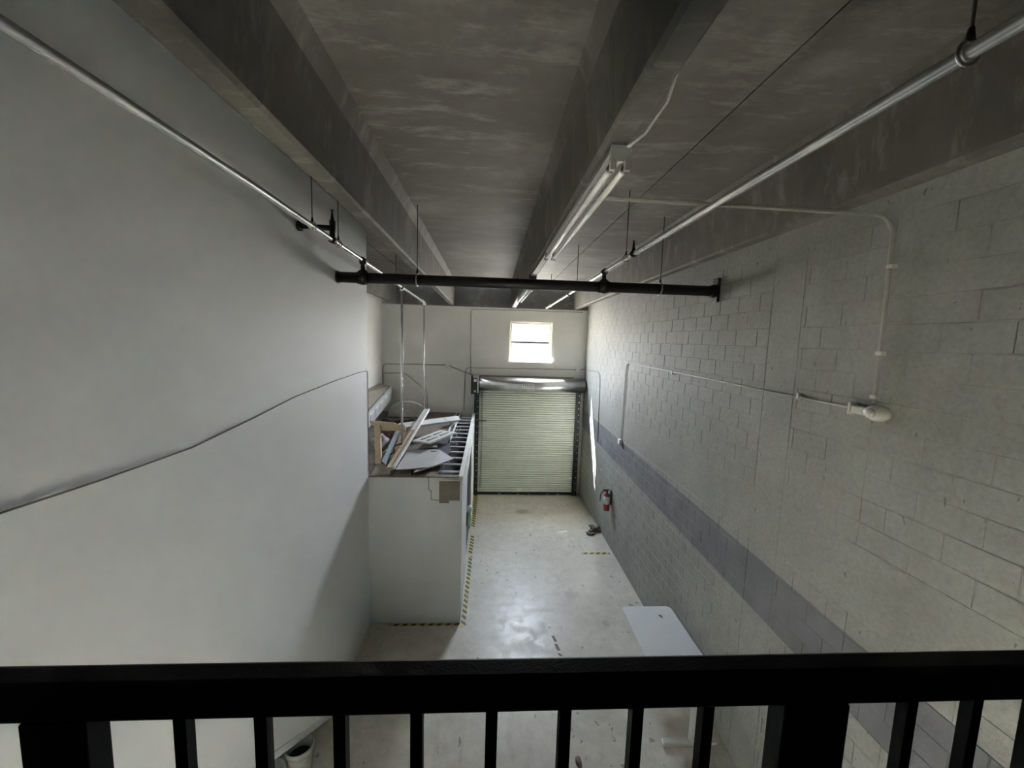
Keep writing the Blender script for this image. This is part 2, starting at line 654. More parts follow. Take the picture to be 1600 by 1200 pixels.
RIB_M = (0.635, 0.735)
tee(-2.226, 1.684, ((-1.15, -1.17), RIB_M))
tee(1.696, XR + 0.35, ((2.585, 2.685),))
tee(-4.2, -2.238, ((-2.885, -2.885),))
jf = MB()
for xj in (-2.232, 1.690):
    vs = [(x, y, 6.72 + camber(y)) for y in YS for x in (xj - 0.03, xj + 0.03)]
    jf.add(vs, [(2 * i, 2 * i + 1, 2 * i + 3, 2 * i + 2) for i in range(len(YS) - 1)])
jf.build('joint_filler', 'dark', ceil)

# far wall with the window opening and the raw concrete band above it
WX0, WX1, WZ0, WZ1 = 0.63, 1.96, 4.30, 5.55
fwall = struct_root('wall_far', (0, YF, 0), 'off white painted block end wall')
mb = MB()
T = 0.09
mb.box((XFL - 0.3, YF, 0), (WX0, YF + T, 5.96)).box((WX1, YF, 0), (XR + 0.3, YF + T, 5.96))
mb.box((WX0, YF, 0), (WX1, YF + T, WZ0)).box((WX0, YF, WZ1), (WX1, YF + T, 5.96))
mb.build('painted_face', 'far', fwall)
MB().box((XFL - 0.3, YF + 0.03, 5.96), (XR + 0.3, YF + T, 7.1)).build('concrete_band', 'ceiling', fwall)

# left side: white drywall with the sloped cut of the stair, unseen closure panel, far left wall
LT = 0.12
prof = [(YE, 0), (5.02, 0), (1.25, 2.62), (YB, 2.62), (YB, 7.0), (YE, 7.0)]
mb = MB().prism([(XL, y, z) for y, z in prof], [(XL - LT, y, z) for y, z in prof])
lw = struct('wall_left', mb, 'drywall', 'tall smooth white drywall')
# sloped trim along the stair cut
a0, b0 = Vector((XL + 0.004, 5.02, 0.0)), Vector((XL + 0.004, 1.25, 2.62))
nrm = Vector((0, -(b0 - a0).z, (b0 - a0).y)).normalized()
if nrm.z > 0:
    nrm = -nrm
q = [a0, b0, b0 + nrm * 0.07, a0 + nrm * 0.07]
struct('trim_1', MB().prism(q, [p + Vector((-0.13, 0, 0)) for p in q]), 'box_grey', 'pale edge trim along sloped stair cut')
q = [a0, b0, b0 + nrm * 0.05, a0 + nrm * 0.05]
struct('stair_soffit', MB().prism([p + Vector((-0.13, 0, 0)) for p in q], [p + Vector((-1.2, 0, 0)) for p in q]), 'box_grey', 'sloped underside of the stair')
struct('wall_stair', MB().box((-3.22, YB, 0), (-3.12, 6.5, 3.0)), 'box_grey', 'inner wall of the space under the stair')
struct('wall_closure', MB().box((XFL - 0.1, YE - LT, 0), (XL - LT, YE - 0.001, 7.0)), 'drywall', 'unseen closure panel added against light leaking from the void')  # unseen panel added to keep light from leaking in
struct('wall_far_left', MB().box((XFL - 0.15, YE - 0.1, 0), (XFL, YF, 7.0)), 'far', 'off white painted side wall past the drywall')

# mezzanine under the camera, back wall
struct('mezzanine_floor', MB().box((-3.2, YB, ZM - 0.22), (XR, 0.70, ZM)), 'tarp', 'mezzanine slab, blackened to soak up fill light')  # black colour added so this unseen floor bounces less light
struct('wall_back', MB().box((-3.5, YB - 0.15, 0), (XR + 0.2, YB, 7.0)), 'brown', 'rear wall behind the mezzanine')  # unseen; dark board colour chosen to cut fill near the camera

# ------------------------------------------------------------------ right wall of painted blocks
rw = struct_root('wall_right', (XR, 3.4, 0), 'rough painted concrete block wall with a grey stripe')
MB().box((XR + 0.0035, YB - 0.15, 0), (XR + 0.25, YF + 0.1, 7.1)).build('mortar_bed', 'block', rw)
COLY0, COLY1 = 3.86, 4.30          # tie column
BEAM0, BEAM1 = 2.80, 3.40          # tie beam (smooth render)
CJ = 3.0                           # control joint
MB().box((XR, COLY0 + 0.004, 0), (XR + 0.05, COLY1 - 0.004, 5.999)).build('tie_column', 'block', rw)
for ya, yb in ((YB, COLY0), (COLY1, YF)):
    MB().box((XR + 0.0005, ya, BEAM0 + 0.002), (XR + 0.05, yb - 0.002, BEAM1 - 0.002)).build('tie_beam', 'block', rw)
MB().box((XR, YB, 6.002), (XR + 0.05, YF, 7.1)).build('top_beam', 'block', rw)


def block_mesh(L, H, name):
    g, c, d = 0.003, 0.004, 0.05
    y0, y1, z0, z1 = -L / 2 + g, L / 2 - g, -H / 2 + g, H / 2 - g
    v = [(0, y0 + c, z0 + c), (0, y1 - c, z0 + c), (0, y1 - c, z1 - c), (0, y0 + c, z1 - c),
         (c * 0.8, y0, z0), (c * 0.8, y1, z0), (c * 0.8, y1, z1), (c * 0.8, y0, z1),
         (d, y0, z0), (d, y1, z0), (d, y1, z1), (d, y0, z1)]
    f = [(3, 2, 1, 0)]
    for i in range(4):
        j = (i + 1) % 4
        f += [(i, j, 4 + j, 4 + i), (4 + i, 4 + j, 8 + j, 8 + i)]
    return v, f


blocks = []
for k in range(30):
    z = (k + 0.5) * 0.2
    if BEAM0 < z < BEAM1:
        continue
    for ya, yb in ((COLY1, YF), (CJ + 0.003, COLY0), (YB, CJ - 0.003)):
        y = ya + (0.2 if k % 2 else 0.0)
        if k % 2:
            blocks.append((ya + 0.1, z, 0.2))
        while y < yb - 0.02:
            L = min(0.4, yb - y)
            blocks.append((y + L / 2, z, L))
            y += L
rnd = random.Random(3)
cand = []
for i, (y, z, L) in enumerate(blocks):
    p = project((XR, y, z)) if y > 0.6 else None
    area = -1
    if p and -30 < p[0] < 1630 and -30 < p[1] < 1230 and z < 5.99:
        a_, b_, c_, d_ = (project((XR, y + sy * L / 2, z + sz * 0.1)) for sy, sz in ((-1, -1), (1, -1), (1, 1), (-1, 1)))
        area = abs((a_[0] - c_[0]) * (b_[1] - d_[1]) - (b_[0] - d_[0]) * (a_[1] - c_[1])) / 2
    cand.append((area, i))
cand.sort(reverse=True)
single = {i for a_, i in cand[:300] if a_ > 0}
shared = {}
rest = MB()
for i, (y, z, L) in enumerate(blocks):
    dx = rnd.uniform(-0.0022, 0.0012)
    key = round(L, 2)
    if i in single:
        if key not in shared:
            v, f = block_mesh(L, 0.2, 'block')
            me = bpy.data.meshes.new('block')
            me.from_pydata(v, [], f)
            me.materials.append(MT['block'])
            shared[key] = me
        o = bpy.data.objects.new('block', shared[key])
        o.location = (dx, y - 3.4, z)
        o.parent = rw
        COL.objects.link(o)
    else:
        v, f = block_mesh(L, 0.2, 'block')
        rest.add([(XR + dx + a_, y + b_, z + c_) for a_, b_, c_ in v], f)
tag(rest.build('blockwork', 'block', rw), None, None, None, 'stuff')

# ------------------------------------------------------------------ window
win = struct_root('window_1', (1.295, YF + 0.1, WZ0), 'small two pane window above the roller door')
fy0, fy1 = YF + 0.03, YF + 0.085
fr = 0.07
MB().box((WX0, fy0, WZ0), (WX0 + fr, fy1, WZ1)).build('frame_stile', 'frame', win)
MB().box((WX1 - fr, fy0, WZ0), (WX1, fy1, WZ1)).build('frame_stile', 'frame', win)
MB().box((WX0 + fr, fy0, WZ1 - fr), (WX1 - fr, fy1, WZ1)).build('frame_head', 'frame', win)
MB().box((WX0 + fr, fy0, WZ0), (WX1 - fr, fy1, WZ0 + 0.07)).build('frame_bottom', 'frame', win)
zm = (WZ0 + WZ1) / 2 - 0.01
MB().box((WX0 + fr, fy0 + 0.01, zm - 0.028), (WX1 - fr, fy1, zm + 0.028)).build('meeting_rail', 'cable', win)
MB().box((WX1 - fr - 0.055, fy0 + 0.012, zm + 0.02), (WX1 - fr - 0.03, fy1 - 0.02, WZ1 - fr)).build('sash_track', 'frame', win)
MB().box((WX0 + fr, fy0 + 0.045, WZ0 + 0.07), (WX1 - fr, fy0 + 0.05, zm - 0.02)).build('pane', 'glass', win)
MB().box((WX0 + fr, fy0 + 0.045, zm + 0.02), (WX1 - fr, fy0 + 0.05, WZ1 - fr)).build('pane', 'glass', win)
for pn, za_, zb_ in (('film_residue', WZ0 + 0.12, zm - 0.06), ('film_residue', zm + 0.06, WZ1 - 0.12)):
    rr = random.Random(int(za_ * 10))
    mb = MB()
    for k in range(26):
        x, z = rr.uniform(WX0 + 0.1, WX1 - 0.15), rr.uniform(za_, zb_)
        a_, l_, w_ = rr.choice((1.2, 1.35, 1.8, 0.3)) + rr.uniform(-0.2, 0.2), rr.uniform(0.03, 0.13), rr.uniform(0.008, 0.020)
        d_, n_ = Vector((math.cos(a_), 0, math.sin(a_))), Vector((-math.sin(a_), 0, math.cos(a_)))
        c_ = Vector((x, fy0 + 0.043, z))
        q = [c_ - d_ * l_, c_ + n_ * w_, c_ + d_ * l_, c_ - n_ * w_ * 0.6]
        mb.prism(q, [p + Vector((0, 0.0015, 0)) for p in q])
    mb.build(pn, 'bag', win)
MB().box((WX0 - 0.03, YF - 0.05, WZ0 - 0.045), (WX1 + 0.03, YF + 0.05, WZ0 - 0.002), 0.008).build('window_sill', 'far', win)

# ------------------------------------------------------------------ roller door
dr = struct_root('door_1', (1.25, YF - 0.2, 0), 'pale green steel roller door with galvanised hood')
DX0, DX1 = -0.30, 2.80
DY = YF - 0.10
PITCH_S = 0.0735
ns = 47
prof = [(0.004, 0.0), (-0.012, 0.006), (-0.026, 0.020), (-0.030, 0.034), (-0.027, 0.046), (-0.014, 0.060), (0.004, 0.066), (0.012, 0.066), (0.012, 0.0)]
sm_ = MB().prism([(DX0, DY + a, z) for a, z in prof], [(DX1, DY + a, z) for a, z in prof])
first = sm_.build('slat', 'slat', dr)
first.location.z = 0.09
for i in range(1, ns):
    o = first.copy()
    COL.objects.link(o)
    o.parent = dr
    o.location.z = 0.09 + i * PITCH_S
MB().box((DX0, DY + 0.006, 0.09), (DX1, DY + 0.02, 3.45)).build('curtain_back', 'slat_seam', dr)
MB().box((DX0, DY - 0.035, 0.012), (DX1, DY + 0.03, 0.09), 0.006).build('bottom_bar', 'guide', dr)
mb = MB()
for x in (0.4, 1.0, 1.35, 1.95, 2.3):
    mb.box((x, DY - 0.045, 0.015), (x + 0.07, DY - 0.03, 0.045))
mb.build('bottom_bracket', 'steel', dr)
MB().box((1.0, DY - 0.04, 0.14), (1.16, DY - 0.018, 0.19), 0.008).build('lift_handle', 'white', dr)
for x0, x1 in ((DX0 - 0.13, DX0 + 0.02), (DX1 - 0.02, DX1 + 0.13)):
    g = MB().box((x0, DY - 0.07, 0), (x1, YF - 0.002, 3.42)).build('guide_rail', 'guide', dr)
    mb = MB()
    for i in range(16):
        mb.cyl(((x0 + x1) / 2 + 0.03, DY - 0.075, 0.2 + i * 0.205), ((x0 + x1) / 2 + 0.03, DY - 0.068, 0.2 + i * 0.205), 0.016, None, 8)
    mb.build('bolt', 'steel', g)
# hood: a half round sheet box
HZ, HR = 3.60, 0.215
hp = []
for i in range(13):
    a = PI / 2 + PI * i / 12
    hp.append((math.cos(a) * HR * 1.1, math.sin(a) * HR))
hp = [(0.20, HR)] + hp + [(0.20, -HR)]
yc = YF - 0.205
hood = MB().prism([(DX0 + 0.03, yc + a, HZ + z) for a, z in hp], [(XR - 0.06, yc + a, HZ + z) for a, z in hp], True).build('hood', 'steel', dr)
pl = MB()
pl.box((1.03, yc - HR * 1.1 - 0.008, HZ - 0.085), (1.40, yc - HR * 1.1 + 0.03, HZ + 0.055))
plate = pl.build('maker_plate', 'white', hood)
lt = MB()
for row, (z, n_, w) in enumerate(((0.0, 5, 0.045), (-0.055, 9, 0.022))):
    for i in range(n_):
        x = 1.06 + i * (0.32 / n_)
        lt.box((x, yc - HR * 1.1 - 0.011, HZ + z), (x + w * 0.7, yc - HR * 1.1 - 0.007, HZ + z + (0.035 if row == 0 else 0.018)))
lt.build('plate_print', 'cable', plate)
# opener
op = MB().box((-0.53, YF - 0.42, 3.30), (-0.30, YF - 0.004, 3.86), 0.015).build('opener_box', 'opener', dr)
MB().box((-0.45, YF - 0.435, 3.68), (-0.36, YF - 0.418, 3.77)).build('opener_button', 'white', op)
MB().box((-0.44, YF - 0.43, 3.36), (-0.38, YF - 0.418, 3.42)).build('opener_button', 'white', op)
MB().box((-0.47, YF - 0.45, 3.80), (-0.29, YF - 0.30, 3.88), 0.01).build('opener_cap', 'steel', op)
MB().box((-0.335, YF - 0.445, 3.34), (-0.30, YF - 0.10, 3.86), 0.004).build('end_plate', 'white', dr)
MB().cyl((-0.30, YF - 0.22, 3.72), (-0.24, YF - 0.22, 3.72), 0.11, None, 18).build('sprocket', 'guide', dr)
for x in (-0.20, -0.17):
    MB().tube([(x, DY - 0.06, 3.4), (x + 0.01, DY - 0.06, 2.0), (x, DY - 0.06, 0.25)], 0.006, 6).build('hoist_chain', 'cable', dr)
MB().tube([(-0.30, DY - 0.05, 2.42), (-0.10, DY - 0.06, 2.42), (-0.03, DY - 0.07, 2.45)], 0.015, 6).build('slide_bolt', 'guide', dr)
MB().box((DX0 - 0.25, YF - 0.03, 3.81), (XR - 0.35, YF - 0.001, 3.855)).build('head_flashing', 'card', dr)

# ------------------------------------------------------------------ enclosure with open joist deck
en = struct_root('enclosure', (-1.2, 7.0, 0), 'white boxed room with an open joist deck on top')
MB().box((XL, YE, 0), (BOX_X, YE + 0.1, BOX_Z)).build('front_panel', 'box_grey', en)
MB().box((BOX_X - 0.065, YE + 0.1, 0), (BOX_X, 8.30, BOX_Z)).build('side_panel', 'drywall', en)
MB().box((BOX_X - 0.065, 10.30, 0), (BOX_X, YF, BOX_Z)).build('side_panel', 'white', en)
MB().box((BOX_X - 0.065, 8.30, 2.12), (BOX_X, 10.30, BOX_Z)).build('header_panel', 'drywall', en)
MB().box((BOX_X - 0.065, YE, BOX_Z), (BOX_X + 0.010, YF - 0.01, BOX_Z + 0.03)).build('top_plate', 'white', en)
MB().box((BOX_X - 0.012, 10.28, 0), (BOX_X + 0.012, 10.36, 2.2)).build('door_jamb', 'white', en)
MB().box((XL, YE - 0.006, BOX_Z), (BOX_X - 0.065, YE + 0.11, BOX_Z + 0.02)).build('front_plate', 'brown', en)
MB().box((-0.79, YE - 0.008, 2.20), (-0.44, YE, 2.58)).build('patch_board', 'tan', en)
MB().box((-0.72, YE - 0.03, 2.595), (-0.42, YE - 0.002, 2.615)).build('metal_strip', 'white', en)
MB().box((-0.62, YE - 0.012, 2.20), (-0.44, YE - 0.004, 2.245)).build('patch_strip', 'box_grey', en)
MB().box((-1.04, YE - 0.014, 2.23), (-0.935, YE - 0.001, 2.42), 0.003).build('cover_plate', 'box_grey', en)
MB().tube([(-0.97, YE - 0.008, 2.64), (-0.965, YE - 0.008, 2.44), (-0.925, YE - 0.008, 2.41), (-0.92, YE - 0.008, 2.26), (-0.80, YE - 0.008, 2.25)], 0.006, 6).build('wire', 'cable', en)
MB().box((XFL, YE + 0.1, 2.615), (-0.84, YF - 0.01, 2.64)).build('deck_board', 'deck', en)
jy = [7.02 + 0.415 * i for i in range(14)]
jm = None
for i, y in enumerate(jy):
    if jm is None:
        mb = MB().box((-0.84, y, 2.60), (BOX_X - 0.066, y + 0.045, 2.63))
        jm = mb.build('joist', 'stud', en)
    else:
        o = jm.copy()
        COL.objects.link(o)
        o.parent = en
        o.location.y = jm.location.y + (y - jy[0])
MB().box((-0.86, 8.7, 2.64), (-0.835, YF - 0.1, 2.70)).build('rim_track', 'stud', en)
MB().box((-0.98, 9.2, 2.64), (-0.955, YF - 0.1, 2.69)).build('rim_track', 'stud', en)
MB().box((BOX_X - 0.09, YE + 0.1, 2.40), (BOX_X - 0.066, YF - 0.02, 2.60)).build('rim_joist', 'dark', en)
MB().box((XFL, YE + 0.11, 2.30), (BOX_X - 0.068, YF - 0.05, 2.32)).build('gap_shade_sheet', 'dark', en)  # near-black sheet added as the unlit dark seen between joists
MB().box((BOX_X - 0.06, 8.302, 0.005), (BOX_X - 0.03, 10.298, 2.118)).build('leaf_or_dark_fill', 'guide', en)  # dark sheet added for the unlit inside of the doorway
# loops of wire ties standing on the joists
for i, (x, y) in enumerate(((-0.80, 7.15), (-0.72, 7.32), (-0.70, 8.75), (-0.74, 10.3), (-0.73, 9.9), (-0.76, 9.6))):
    pts = [(x + 0.035 * math.cos(t), y, 2.63 + 0.05 + 0.05 * math.sin(t)) for t in [(-PI / 2 + 2 * PI * k / 12) for k in range(10)]]
    MB().tube(pts, 0.007, 6).build('strap_loop', 'paper', en)

# ------------------------------------------------------------------ things stored on the deck
DZ = 2.641


def sheet(name, corners, th, mat, label, cat, group=None):
    return tag(MB().slab(corners, th).build(name, mat), label, cat, group)


def panel_door(name, o, u, v, n, L, Wd, th, label, cols=2, rows=3):
    """door slab from corner o, along unit u (length L) and v (width), outward normal n, with raised panels"""
    o, u, v, n = map(Vector, (o, u, v, n))
    u.normalize(); v.normalize(); n.normalize()
    t = thing(name, o + u * L / 2 + v * Wd / 2, label, 'door')
    c = [o, o + u * L, o + u * L + v * Wd, o + v * Wd]
    MB().prism([p - n * th for p in c], c).build('leaf_or_dark_fill', 'grey_panel' if rows == 5 else 'door_white', t)
    st = 0.11
    if rows == 5:
        st = 0.09
    pu = [(0.12 + 0.46 * k, 0.46 + 0.46 * k) for k in range(5)] if rows == 5 else [(st, L * 0.27), (L * 0.27 + st, L * 0.66), (L * 0.66 + st, L - st)] if rows == 3 else [(st, L / 2 - st / 2), (L / 2 + st / 2, L - st)]
    pw = (Wd - st * (cols + 1)) / cols
    for a, b in pu:
        for k in range(cols):
            q0 = st + k * (pw + st)
            base = [o + u * a + v * q0, o + u * b + v * q0, o + u * b + v * (q0 + pw), o + u * a + v * (q0 + pw)]
            m_ = 0.045
            inn = [o + u * (a + m_) + v * (q0 + m_), o + u * (b - m_) + v * (q0 + m_), o + u * (b - m_) + v * (q0 + pw - m_), o + u * (a + m_) + v * (q0 + pw - m_)]
            mb = MB()
            # sunk moulding: four sloped strips going in, then the field coming proud
            mid = [p * 0.65 + q_ * 0.35 for p, q_ in zip(base, inn)]
            mb.prism([p + n * 0.0005 for p in base], [p + n * 0.014 for p in mid])
            mb.build('moulding', 'white' if rows == 5 else 'card', t)
            MB().prism([p + n * 0.010 for p in mid], [p + n * 0.022 for p in inn]).build('door_panel', 'grey_panel' if rows == 5 else 'door_white', t)
    return t


u = Vector((0, 2.35, 0.36)).normalized()
v_ = Vector((-0.06, 0.1, -0.55)).normalized()
panel_door('panel_door', (-2.90, 9.9, 3.12), u, v_, Vector((1, 0.02, -0.1)), 2.42, 0.44,
           0.04, 'white panelled door standing on edge against the far left wall', 1, 5)
sheet('cardboard_sheet', [(-2.965, 9.95, 3.13), (-2.965, 12.3, 3.49), (-3.29, 12.3, 3.56), (-3.29, 9.95, 3.50)], 0.012, 'card',
      'dusty brown cardboard sheet lying between panelled door and wall', 'cardboard')

# arched mattress leaning on the end wall
mp = []
for i in range(17):
    a = PI * i / 16
    mp.append((-2.34 + 0.56 * math.cos(a), 2.66 + 0.44 * math.sin(a) ** 0.8))
t = MB().prism([(x, 11.75, z) for x, z in mp], [(x - 0.02, 11.95, z + 0.02) for x, z in mp], True)
tag(t.build('folded_mattress', 'felt'), 'grey beige arched mattress slumped near the end wall on the deck', 'mattress')
t = MB()
vs, fs = [], []
for i in range(12):
    for j in range(4):
        vs.append((-2.80 + i * 0.1, 10.7 + j * 0.25, DZ + 0.13 + 0.03 * math.sin(i * 1.7 + j) - 0.035 * j + 0.02 * math.cos(i * 0.9)))
for i in range(11):
    for j in range(3):
        k = i * 4 + j
        fs.append((k, k + 1, k + 5, k + 4))
n_ = len(vs)
t.add(vs, fs, True)
t.add([(x, y, DZ) for x, y, z in vs], fs)
k0 = [0, 4 * 11]
for i in range(11):
    a = i * 4
    t.f.append((a, a + 4, a + 4 + n_, a + n_)); t.sm.append(False)
tag(t.build('black_tarp', 'tarp'), 'black tarp bunched in front of the arched mattress', 'tarp')

# timber frame: post and crosspiece
t = thing('timber_frame', (-1.95, 7.4, DZ), 'pale pine timber post with a crosspiece on top', 'timber frame')
MB().prism([(-2.05, 7.38, DZ), (-1.94, 7.36, DZ), (-1.94, 7.44, DZ), (-2.05, 7.46, DZ)], [(-2.23, 7.98, 3.24), (-2.12, 7.98, 3.25), (-2.12, 8.05, 3.25), (-2.23, 8.05, 3.24)]).build('post', 'plywood', t)
q = [(-2.16, 3.44), (-1.72, 3.41), (-1.66, 3.385), (-1.52, 3.375), (-1.50, 3.27), (-1.93, 3.26), (-2.04, 3.35), (-2.12, 3.35)]
kk = 8.0 / 7.42
q = [(x * kk, 5 + (z - 5) * kk) for x, z in q]
MB().prism([(x, 7.975, z) for x, z in q], [(x, 8.02, z) for x, z in q]).build('crosspiece', 'plywood', t)

t = thing('blue_channel', (-1.95, 8.3, DZ), 'pale blue plastic channel with dark edge lying beside pine timber post', 'plastic channel')
MB().slab([(-1.91, 7.30, 2.72), (-1.79, 7.10, 2.72), (-2.0, 9.33, 2.86), (-2.11, 9.45, 2.86)], 0.012).build('channel_face', 'blue', t)
MB().slab([(-1.94, 7.34, 2.715), (-1.91, 7.30, 2.715), (-2.11, 9.45, 2.855), (-2.14, 9.49, 2.855)], 0.06).build('channel_edge', 'slate', t)
MB().slab([(-1.855, 7.58, 2.739), (-1.80, 7.48, 2.739), (-1.81, 7.51, 2.741), (-1.865, 7.61, 2.741)], 0.004).build('strap', 'slate', t)
MB().slab([(-1.79, 7.12, DZ + 0.06), (-1.76, 7.12, DZ + 0.06), (-1.76, 7.30, DZ + 0.065), (-1.79, 7.30, DZ + 0.065)], 0.055).build('foot_block', 'slate', t)
tag(MB().tube([(-1.637, 7.72, 2.965), (-1.645, 7.71, 2.935), (-1.70, 7.69, 2.925), (-1.755, 7.67, 2.91), (-1.775, 7.66, 2.87), (-1.765, 7.64, 2.82), (-1.77, 7.60, 2.79), (-1.83, 7.56, 2.765)], 0.016, 8).build('rubber_hose', 'slate'),
    'short dark bent hose hanging from a drop pipe over pale blue channel', 'hose')
sheet('pine_board', [(-1.78, 7.42, 2.76), (-1.65, 7.42, 2.76), (-1.81, 9.52, 2.95), (-1.94, 9.51, 2.95)], 0.035, 'pine', 'pinkish tan pine board propped beside the pale blue channel', 'board')
sheet('broken_lath', [(-1.80, 7.30, 2.70), (-1.60, 7.25, 2.70), (-1.56, 7.34, 2.71), (-1.78, 7.42, 2.71)], 0.03, 'card', 'short grey lath scrap under the foot of pine board', 'lath')

t = thing('door_jamb_board', (-1.56, 8.5, DZ), 'long white door jamb with brown rebate propped diagonally over the pile', 'door jamb')
p0, p1 = Vector((-1.60, 6.80, 2.74)), Vector((-1.53, 10.35, 3.12))
for (a, b, h, m_, nm) in ((-0.10, 0.0, 0.03, 'pine', 'rebate'), (0.0, 0.035, 0.05, 'white', 'stop_edge')):
    MB().slab([p0 + Vector((a, 0, h)), p0 + Vector((b, 0, h)), p1 + Vector((b, 0, h)), p1 + Vector((a, 0, h))], 0.06).build(nm, m_, t)
MB().slab([p0 + Vector((-0.10 + 0.037, 1.9, 0.2404)), p0 + Vector((0.037, 1.9, 0.2404)), p1 + Vector((0.0, 0, 0.037)), p1 + Vector((-0.10, 0, 0.037))], 0.008).build('face_strip', 'door_white', t)
t = thing('long_white_board', (-1.35, 9.6, DZ + 0.2), 'long flat white board laid across the pile, pointing at the joists', 'board')
MB().slab([(-1.92, 8.90, 2.98), (-2.06, 9.38, 2.98), (-0.77, 10.22, 3.02), (-0.65, 9.74, 3.02)], 0.04).build('board_face', 'door_white', t)
MB().slab([(-0.97, 9.56, 3.0135), (-0.98, 9.58, 3.0135), (-1.09, 10.0, 3.0135), (-1.08, 9.99, 3.0135)], 0.003).build('joint_line', 'cable', t)
o = Vector((-1.42, 8.22, 2.90))
u = Vector((0.32, -0.26, 0.0)).normalized()
panel_door('cabinet_door', (-1.13, 7.96, 2.90), Vector((0.44, 0.98, 0.0)), Vector((-0.98, 0.44, 0.0)), Vector((0, 0, 1)), 1.06, 0.42,
           0.035, 'small white grooved cabinet door lying flat beneath the long white board', 2, 2)
sheet('slate_panel', [(-1.45, 7.90, 2.70), (-1.20, 8.9, 2.70), (-0.86, 9.3, 2.70), (-0.72, 7.95, 2.70), (-0.85, 7.75, 2.70)], 0.03, 'slate', 'dark slate coloured sheet flat on the deck by open joists', 'panel')
t = thing('grey_sheet', (-1.23, 7.35, DZ), 'large mid grey panel with a notched rounded corner on the pile', 'panel')
MB().slab([(-1.53, 6.74, 2.76), (-1.56, 7.90, 2.76), (-1.02, 8.0, 2.76), (-0.94, 7.9, 2.76), (-0.92, 7.75, 2.76), (-0.95, 7.2, 2.76), (-0.93, 6.95, 2.76), (-1.0, 6.86, 2.76)], 0.02).build('panel_face', 'grey_panel', t)
MB().slab([(-1.10, 7.80, 2.766), (-1.10, 7.84, 2.766), (-0.99, 7.87, 2.766), (-0.99, 7.83, 2.766)], 0.005).build('slot', 'cable', t)
sheet('lilac_panel', [(-1.22, 6.68, 2.735), (-1.10, 7.6, 2.735), (-0.97, 8.08, 2.735), (-0.62, 7.46, 2.735), (-0.95, 6.98, 2.735)], 0.02, 'lilac_panel', 'pale lilac grey pointed panel tucked under the mid grey panel', 'panel')
sheet('card_scrap', [(-1.36, 8.0, 2.80), (-1.24, 8.35, 2.82), (-1.05, 8.3, 2.80), (-1.0, 8.05, 2.79)], 0.015, 'card', 'tan card scrap poking out behind the mid grey panel', 'cardboard')
sheet('tan_offcut', [(-1.57, 6.68, 2.668), (-1.55, 6.97, 2.668), (-1.31, 6.94, 2.668), (-1.28, 6.69, 2.668)], 0.02, 'card', 'tan plywood offcut at the deck edge under grey panel', 'offcut')
sheet('brown_offcut', [(-1.17, 6.69, 2.662), (-1.18, 6.95, 2.662), (-0.89, 6.92, 2.662), (-0.88, 6.69, 2.662)], 0.018, 'brown', 'brown board offcut at the deck edge under lilac panel', 'offcut')
sheet('grey_ply_sheet', [(-1.94, 6.70, 2.662), (-2.0, 7.34, 2.662), (-1.73, 7.28, 2.662), (-1.64, 6.74, 2.662)], 0.018, 'card', 'dusty grey plywood sheet at the deck corner beside white drywall', 'plywood sheet')
tag(MB().blob((-2.25, 8.45, 2.78), (0.16, 0.30, 0.16), 3, 0.18, 3, DZ + 0.001).build('stuffed_bag', 'bag'), 'pale lilac lumpy bag behind the pine timber post', 'bag')
tag(MB().blob((-2.32, 9.2, 2.75), (0.20, 0.22, 0.16), 5, 0.3, 3, DZ + 0.001).build('crumpled_cloth', 'cloth'), 'crumpled purple brown cloth behind the lumpy bag', 'cloth')
t = MB()
for k in range(3):
    t.tube([(-2.12 + 0.03 * k, 7.75 + 0.05 * k, 2.665), (-2.0 + 0.02 * k, 7.85, 2.74 + 0.02 * k), (-1.90, 7.72 + 0.05 * k, 2.70)], 0.013, 6)
tag(t.build('cream_cable_bundle', 'paper'), 'bundle of cream cable loops near the foot of the timber post', 'cable')
tag(MB().tube([(-1.72 + 0.09 * math.cos(a), 9.95, 2.98 + 0.13 * math.sin(a)) for a in [0.0 + PI * i / 12 for i in range(13)]], 0.009, 6).build('wire_loop', 'card'),
    'thin tan wire loop standing up behind the long white board', 'wire')
tag(MB().blob((-0.905, 10.75, 2.80), (0.10, 0.18, 0.09), 11, 0.35, 2, 2.642).build('crushed_paper', 'paper'), 'white crushed paper between the long board and the rim tracks', 'paper')

# ------------------------------------------------------------------ sprinkler pipes
ZP = 5.725
t = thing('sprinkler_main', (0.55, 5.4, ZP), 'thick black sprinkler main pipe spanning wall to wall', 'pipe')
MB().cyl((XL + 0.003, 5.40, ZP), (XR - 0.004, 5.40, ZP), 0.068, None, 24).build('pipe', 'black', t)
MB().cyl((XR - 0.10, 5.40, ZP), (XR - 0.03, 5.40, ZP), 0.085, None, 20).build('end_coupling', 'black', t)
MB().box((XR - 0.04, 5.33, ZP - 0.15), (XR - 0.004, 5.47, ZP + 0.17), 0.01).build('wall_bracket', 'black', t)
MB().cyl((XL + 0.01, 5.40, ZP), (XL + 0.03, 5.40, ZP), 0.078, None, 20).build('end_cap', 'black', t)
for x in (-0.95, 2.26):
    pts = [(x, 5.40 + 0.078 * math.cos(a), ZP + 0.078 * math.sin(a)) for a in [PI / 2 + 2 * PI * i / 20 for i in range(21)]]
    h = MB().tube(pts, 0.010, 6).build('hanger_ring', 'steel', t)
    MB().cyl((x, 5.40, ZP + 0.08), (x, 5.40, ZP + 0.13), 0.018, 0.010, 8).build('hanger_nut', 'black', h)
    MB().cyl((x, 5.40, ZP + 0.12), (x, 5.40, ZF + camber(5.4) - 0.002), 0.0065, None, 6).build('hanger_rod', 'cable', t)


